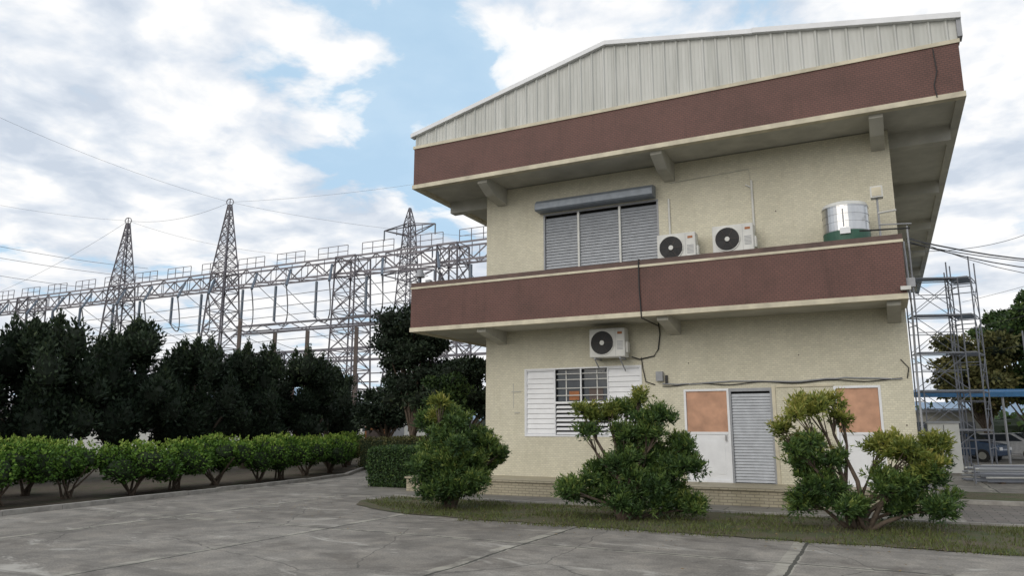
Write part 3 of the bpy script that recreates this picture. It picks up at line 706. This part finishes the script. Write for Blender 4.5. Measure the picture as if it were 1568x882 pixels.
for z,l in ((24,4.6),(27.5,4.2),(31,4.6)):
    for sg in (-1,1):
        t=Vector((tx,ty,z+.5))+U*l*sg
        for q in (-.7,.7):
            g.bar(Vector((tx,ty,z-.9))+Vv*q,t,.15,'galvd'); g.bar(Vector((tx,ty,z+.9))+Vv*q,t,.15,'galvd')
        g.bar(Vector((tx,ty,z-.5))+U*l*sg*.5,Vector((tx,ty,z+.7))+U*l*sg*.5,.1,'galvd')
        g.tube([t,t-Vector((0,0,1.6))],.12,'bluegrey',5)
g.obj('lattice_tower',e)
def wire(g,a,b,sag,r=.035,k='wirem',n=18):
    a=Vector(a);b=Vector(b); g.tube([a+(b-a)*(i/n)-Vector((0,0,sag*4*(i/n)*(1-i/n))) for i in range(n+1)],r,k,3)
e=empty('overhead_wires'); g=Geo()
p1=P1(-14.5,0,24.3);p2=P1(-30,0,24.3)
wire(g,p1,p2,.8,.016); wire(g,p2,P1(-60,0,17),.8,.016)
wire(g,p1,(-60,48,36),2,.012); wire(g,p1,(8,75,31),1,.014); wire(g,p1,P1(16,0,17),.5,.014)
wire(g,p2,(-75,62,30),2,.012); wire(g,p2,P1(1.5,0,16.8),1,.014)
for i,z in enumerate((17,19,20.5)): wire(g,P1(-20-i*3,0,z-2),(-70,35,z+4),2.5,.022)
for i in range(9):
    s=-70+i*10; wire(g,P1(s,0,15.3),P2(s,0,11.0),2.0,.035); wire(g,P1(s+3,0,15.3),P2(s+3,0,11.0),2.2,.035)
for i in range(6): wire(g,P1(-90,-8-i*1.6,9+i*.3),P1(20,-8-i*1.6,9+i*.3),.8,.03,n=40)
g.obj('wires',e)
e=empty('service_cables'); g=Geo()
c0=W(11.25,-.6,6.0)
for i,(dz,t,sg,r) in enumerate([(0,(24,22,8.0),.9,.022),(-.06,(24,22,7.9),1.1,.017),(.05,(26,24,9.4),1.8,.010),(-.10,(24,23,7.8),.7,.014),(-.3,(25,30,12),.8,.009)]): wire(g,c0+Vector((0,0,dz)),t,sg,r,'black')
for i in range(5): wire(g,(21+i*.8,34,7.5-i*1.1),(34,26+i,13-i*1.3),.7,.010,'black')
g.obj('cables',e)

# ---------------------------------------------------------------- right side background
def scaffold(name,x,y,bays,lifts,ang,k='scaf'):
    e=empty(name,Matrix.Translation((x,y,0))@Matrix.Rotation(ang,4,'Z')); g=Geo(); bw=1.8; bd=.95; lh=1.62
    for i in range(bays+1):
        for yy in (0,bd):
            top=lifts*lh+R.choice([.0,.3,.9]); g.tube([(i*bw,yy,0),(i*bw,yy,top)],.03,k,5)
        for j in range(1,lifts+1):
            g.tube([(i*bw,0,j*lh),(i*bw,bd,j*lh)],.024,k,5); g.tube([(i*bw,0,j*lh-.4),(i*bw,bd,j*lh-.4)],.02,k,5)
    for i in range(bays):
        for j in range(lifts):
            z=j*lh
            for yy in (0,bd):
                g.tube([(i*bw,yy,z+.1),((i+1)*bw,yy,z+lh-.1)],.017,k,4); g.tube([((i+1)*bw,yy,z+.1),(i*bw,yy,z+lh-.1)],.017,k,4)
                g.tube([(i*bw,yy,z+lh),((i+1)*bw,yy,z+lh)],.024,k,5); g.tube([(i*bw,yy,z+lh*.55),((i+1)*bw,yy,z+lh*.55)],.018,k,5)
            g.box(i*bw+.05,(i+1)*bw-.05,.1,bd-.1,z+lh+.03,z+lh+.07,'grey')
    g.obj('scaffold_frames',e)
scaffold('scaffolding',17.4,31.5,1,5,-.15); scaffold('scaffolding',19.6,31,1,5,.9)
scaffold('scaffolding',21.4,30,3,3,-.1)
e=empty('blue_canopy'); g=Geo(); g.xprism([(0,3.4),(0,3.5),(6,3.9),(6,3.8)],0,14,'tarp'); g.box(0,14,-.05,0.0,3.25,3.5,'tarp')
for x in (.2,4.5,9,13.8): g.tube([(x,.1,0),(x,.1,3.4)],.06,'grey'); g.tube([(x,5.8,0),(x,5.8,3.8)],.06,'grey')
g.obj('canopy_frame',e); e.matrix_world=Matrix.Translation((20,38,0))@Matrix.Rotation(-.2,4,'Z')
e=empty('concrete_shed'); g=Geo(); g.box(0,9,0,5,0,2.7,'soffit'); g.box(-.2,9.2,-.2,5.2,2.7,2.85,'grey'); g.box(1,2,-.01,-.004,0,2.1,'dark'); g.box(4,5.5,-.01,-.004,1,2.1,'glass'); g.box(6.5,8,-.01,-.004,1,2.1,'glass'); g.obj('shed_walls',e); e.matrix_world=Matrix.Translation((22,50,0))@Matrix.Rotation(-.2,4,'Z')
e=empty('electrical_cabinet'); g=Geo(); g.box(0,1.0,0,.6,.1,1.9,'offwhite'); g.box(-.05,1.05,-.05,.65,1.9,1.98,'grey'); g.box(.49,.51,-.008,-.002,.15,1.85,'dark'); g.box(.1,.9,.05,.55,0,.1,'kerb'); g.box(.42,.46,-.03,-.004,1,1.2,'black'); g.obj('cabinet_body',e,.01); e.matrix_world=Matrix.Translation((15.6,28.2,0))@Matrix.Rotation(BR,4,'Z')
e=empty('steel_wall_frame'); g=Geo()
for i in range(5): g.tube([(i*1.6,0,0),(i*1.6,0,2.6)],.03,'scaf',5)
for z in (.5,1.5,2.5): g.tube([(0,0,z),(6.4,0,z)],.025,'scaf',5)
g.box(1.7,3.1,.02,.05,.2,2.3,'brownpost'); g.box(3.3,4.7,.02,.05,.2,2.2,'grey'); g.obj('frame',e); e.matrix_world=Matrix.Translation((20.6,27.5,0))@Matrix.Rotation(.1,4,'Z')
e=empty('stacked_steel_pipes'); g=Geo()
for i in range(26):
    z=.06+(i//6)*.12; o=(i%6)*.28; g.tube([(R.uniform(0,.5),o,z),(8+R.uniform(-.5,.5),o+R.uniform(-.15,.15),z+R.uniform(0,.1))],.03,R.choice(['offwhite','grey','scaf']),6)
for x in (.8,3.2,5.8): g.box(x,x+.12,-.1,1.6,0,.05,'bark')
for i in range(5): g.tube([(i*1.5,-.3,.02),(i*1.5,-.3,.6)],.03,'scaf'); 
g.tube([(0,-.3,.55),(6,-.3,.55)],.03,'scaf'); g.tube([(0,-.3,.3),(6,-.3,.3)],.03,'scaf')
g.obj('pipes',e); e.matrix_world=Matrix.Translation((14.6,24.2,0))@Matrix.Rotation(-.2,4,'Z')
def car(x,y,rz,body):
    e=empty('parked_car',Matrix.Translation((x,y,0))@Matrix.Rotation(rz,4,'Z')); 
    g=Geo()
    prof=[(-2.1,.35),(-2.15,.75),(-1.9,.95),(-1.55,1.0),(-1.0,1.42),(.6,1.46),(1.25,1.02),(2.0,.88),(2.15,.6),(2.1,.3)]
    g.prism(prof,-.85,.85,body); g.obj('body',e,.06)
    g=Geo()
    for s in (-1,1):
        y0=.852*s; g.prism([(-1.35,1.0),(-.95,1.36),(.5,1.4),(1.05,1.02)],min(y0,y0+.01*s),max(y0,y0+.01*s),'glass')
        for wx in (-1.35,1.35): g.tube([(wx,.7*s,.32),(wx,.88*s,.32)],.33,'black',20); g.tube([(wx,.88*s,.32),(wx,.89*s,.32)],.19,'steel',14)
    g.add([(.66,-.75,1.44),(.66,.75,1.44),(1.27,.75,1.05),(1.27,-.75,1.05)],[(0,1,2,3)],'glass')
    g.box(2.14,2.17,-.8,-.45,.6,.75,'white'); g.box(2.14,2.17,.45,.8,.6,.75,'white'); g.obj('windows_and_wheels',e)
M['carblue']=simple('car_paint_blue',(.05,.08,.14),.2); M['carwhite']=simple('car_paint_white',(.7,.7,.7),.2)
car(24,40.5,-.9,'carblue'); car(27.5,42,-.9,'carwhite'); car(-24,35,.4,'carwhite'); car(-31,39,.6,'carwhite')
e=empty('perimeter_wall'); g=Geo(); 
g.box(0,46,0,.2,0,1.5,'offwhite'); 
for i in range(12): g.box(i*4-.15,i*4+.15,-.05,.25,0,1.9,'white')
g.obj('wall_panels',e); e.matrix_world=Matrix.Translation((-50,36,0))@Matrix.Rotation(.24,4,'Z')
e=empty('small_white_shed'); g=Geo(); g.box(0,2.4,0,2,0,2.5,'offwhite'); g.prism([(-.2,2.5),(2.6,2.5),(1.2,3.3)],-.2,2.2,'shutterbox'); g.box(.3,1.1,-.012,-.004,0,2,'grey'); g.box(1.4,2.1,-.012,-.004,1,1.8,'glass'); g.obj('shed_body',e); e.matrix_world=Matrix.Translation((-10.6,47,0))@Matrix.Rotation(-.3,4,'Z')
e=empty('transformer_cabinet'); g=Geo(); g.box(0,1.2,0,.8,.1,1.8,'rust'); g.box(1.4,2.4,0,.8,.1,2.1,'offwhite'); g.box(.1,1.1,-.012,-.003,.3,1.6,'brownpost'); g.box(1.5,2.3,-.012,-.003,.3,1.9,'grey'); g.obj('cabinet_body',e,.02); e.matrix_world=Matrix.Translation((-8.6,44,0))

# ---------------------------------------------------------------- world
w=bpy.data.worlds.new('World'); scene.world=w; w.use_nodes=True; nt=w.node_tree
for n in list(nt.nodes): nt.nodes.remove(n)
SE=math.radians(28); SA=math.radians(-140)
sky=N(nt,'ShaderNodeTexSky',sky_type='NISHITA'); sky.sun_disc=False; sky.sun_elevation=SE; sky.sun_rotation=SA; sky.dust_density=1.5
bg1=N(nt,'ShaderNodeBackground'); bg1.inputs[1].default_value=.13
nt.links.new(mixc(nt,.8,sky.outputs[0],(4.0,5.9,7.6)),bg1.inputs[0])
co=N(nt,'ShaderNodeTexCoord').outputs['Generated']; s=N(nt,'ShaderNodeSeparateXYZ'); nt.links.new(co,s.inputs[0])
zz=math_(nt,'ADD',math_(nt,'MAXIMUM',s.outputs[2],0.0),.16)
c=N(nt,'ShaderNodeCombineXYZ'); nt.links.new(math_(nt,'DIVIDE',s.outputs[0],zz),c.inputs[0]); nt.links.new(math_(nt,'DIVIDE',s.outputs[1],zz),c.inputs[1])
pc=mapping(nt,c.outputs[0],(1,1,1),(0,0,.5),(3.1,1.7,0))
n1=noise(nt,pc,1.1,3,.5,.3); n2=noise(nt,pc,4.6,6,.56,.2); n3=noise(nt,mapping(nt,pc,(1,1,1),(0,0,0),(5,9,2)),2.6,4,.55,.2)
def patch(az,el,wid,amt):
    a=math.radians(az);e_=math.radians(el)
    d=N(nt,'ShaderNodeVectorMath',operation='DOT_PRODUCT'); nt.links.new(co,d.inputs[0]); d.inputs[1].default_value=(math.sin(a)*math.cos(e_),math.cos(a)*math.cos(e_),math.sin(e_))
    mr=N(nt,'ShaderNodeMapRange',interpolation_type='SMOOTHSTEP'); nt.links.new(d.outputs['Value'],mr.inputs[0]); mr.inputs[1].default_value=math.cos(math.radians(wid)); mr.inputs[2].default_value=1; mr.inputs[3].default_value=0; mr.inputs[4].default_value=amt
    return mr.outputs[0]
clear=math_(nt,'ADD',patch(-13,27,12,.12),patch(-2,36,9,.08))
mask=math_(nt,'SUBTRACT',math_(nt,'ADD',n1,math_(nt,'MULTIPLY',n2,.95)),clear)
mk_=ramp(nt,mask,[(.76,(.15,.15,.15)),(.83,(.75,.75,.75)),(.90,(1,1,1))])
ccol=ramp(nt,math_(nt,'ADD',math_(nt,'MULTIPLY',n2,.65),math_(nt,'MULTIPLY',n3,.5)),[(.46,(.58,.65,.75)),(.55,(.74,.79,.86)),(.64,(.97,.97,.97))])
hz=ramp(nt,s.outputs[2],[(0.0,(.55,.55,.55)),(.30,(0,0,0))])
ccol=mixc(nt,hz,ccol,(.88,.88,.89))
bg2=N(nt,'ShaderNodeBackground'); bg2.inputs[1].default_value=1.06; nt.links.new(ccol,bg2.inputs[0])
mx=N(nt,'ShaderNodeMixShader'); nt.links.new(mk_,mx.inputs[0]); nt.links.new(bg1.outputs[0],mx.inputs[1]); nt.links.new(bg2.outputs[0],mx.inputs[2])
out=N(nt,'ShaderNodeOutputWorld'); nt.links.new(mx.outputs[0],out.inputs[0])
sun=bpy.data.lights.new('sun','SUN'); sun.energy=1.15; sun.angle=math.radians(50); sun.color=(1,.91,.78)
so=bpy.data.objects.new('sun',sun); scene.collection.objects.link(so)
dv=Vector((math.sin(SA)*math.cos(SE),math.cos(SA)*math.cos(SE),math.sin(SE)))
so.rotation_euler=(-dv).to_track_quat('-Z','Y').to_euler()

cam=bpy.data.cameras.new('camera'); co_=bpy.data.objects.new('camera',cam); scene.collection.objects.link(co_)
cam.sensor_width=36; cam.lens=36*1132/1568; cam.clip_end=6000; cam.clip_start=.1
co_.location=(0,0,1.75); co_.rotation_euler=(math.radians(90+10.7),0,0); scene.camera=co_
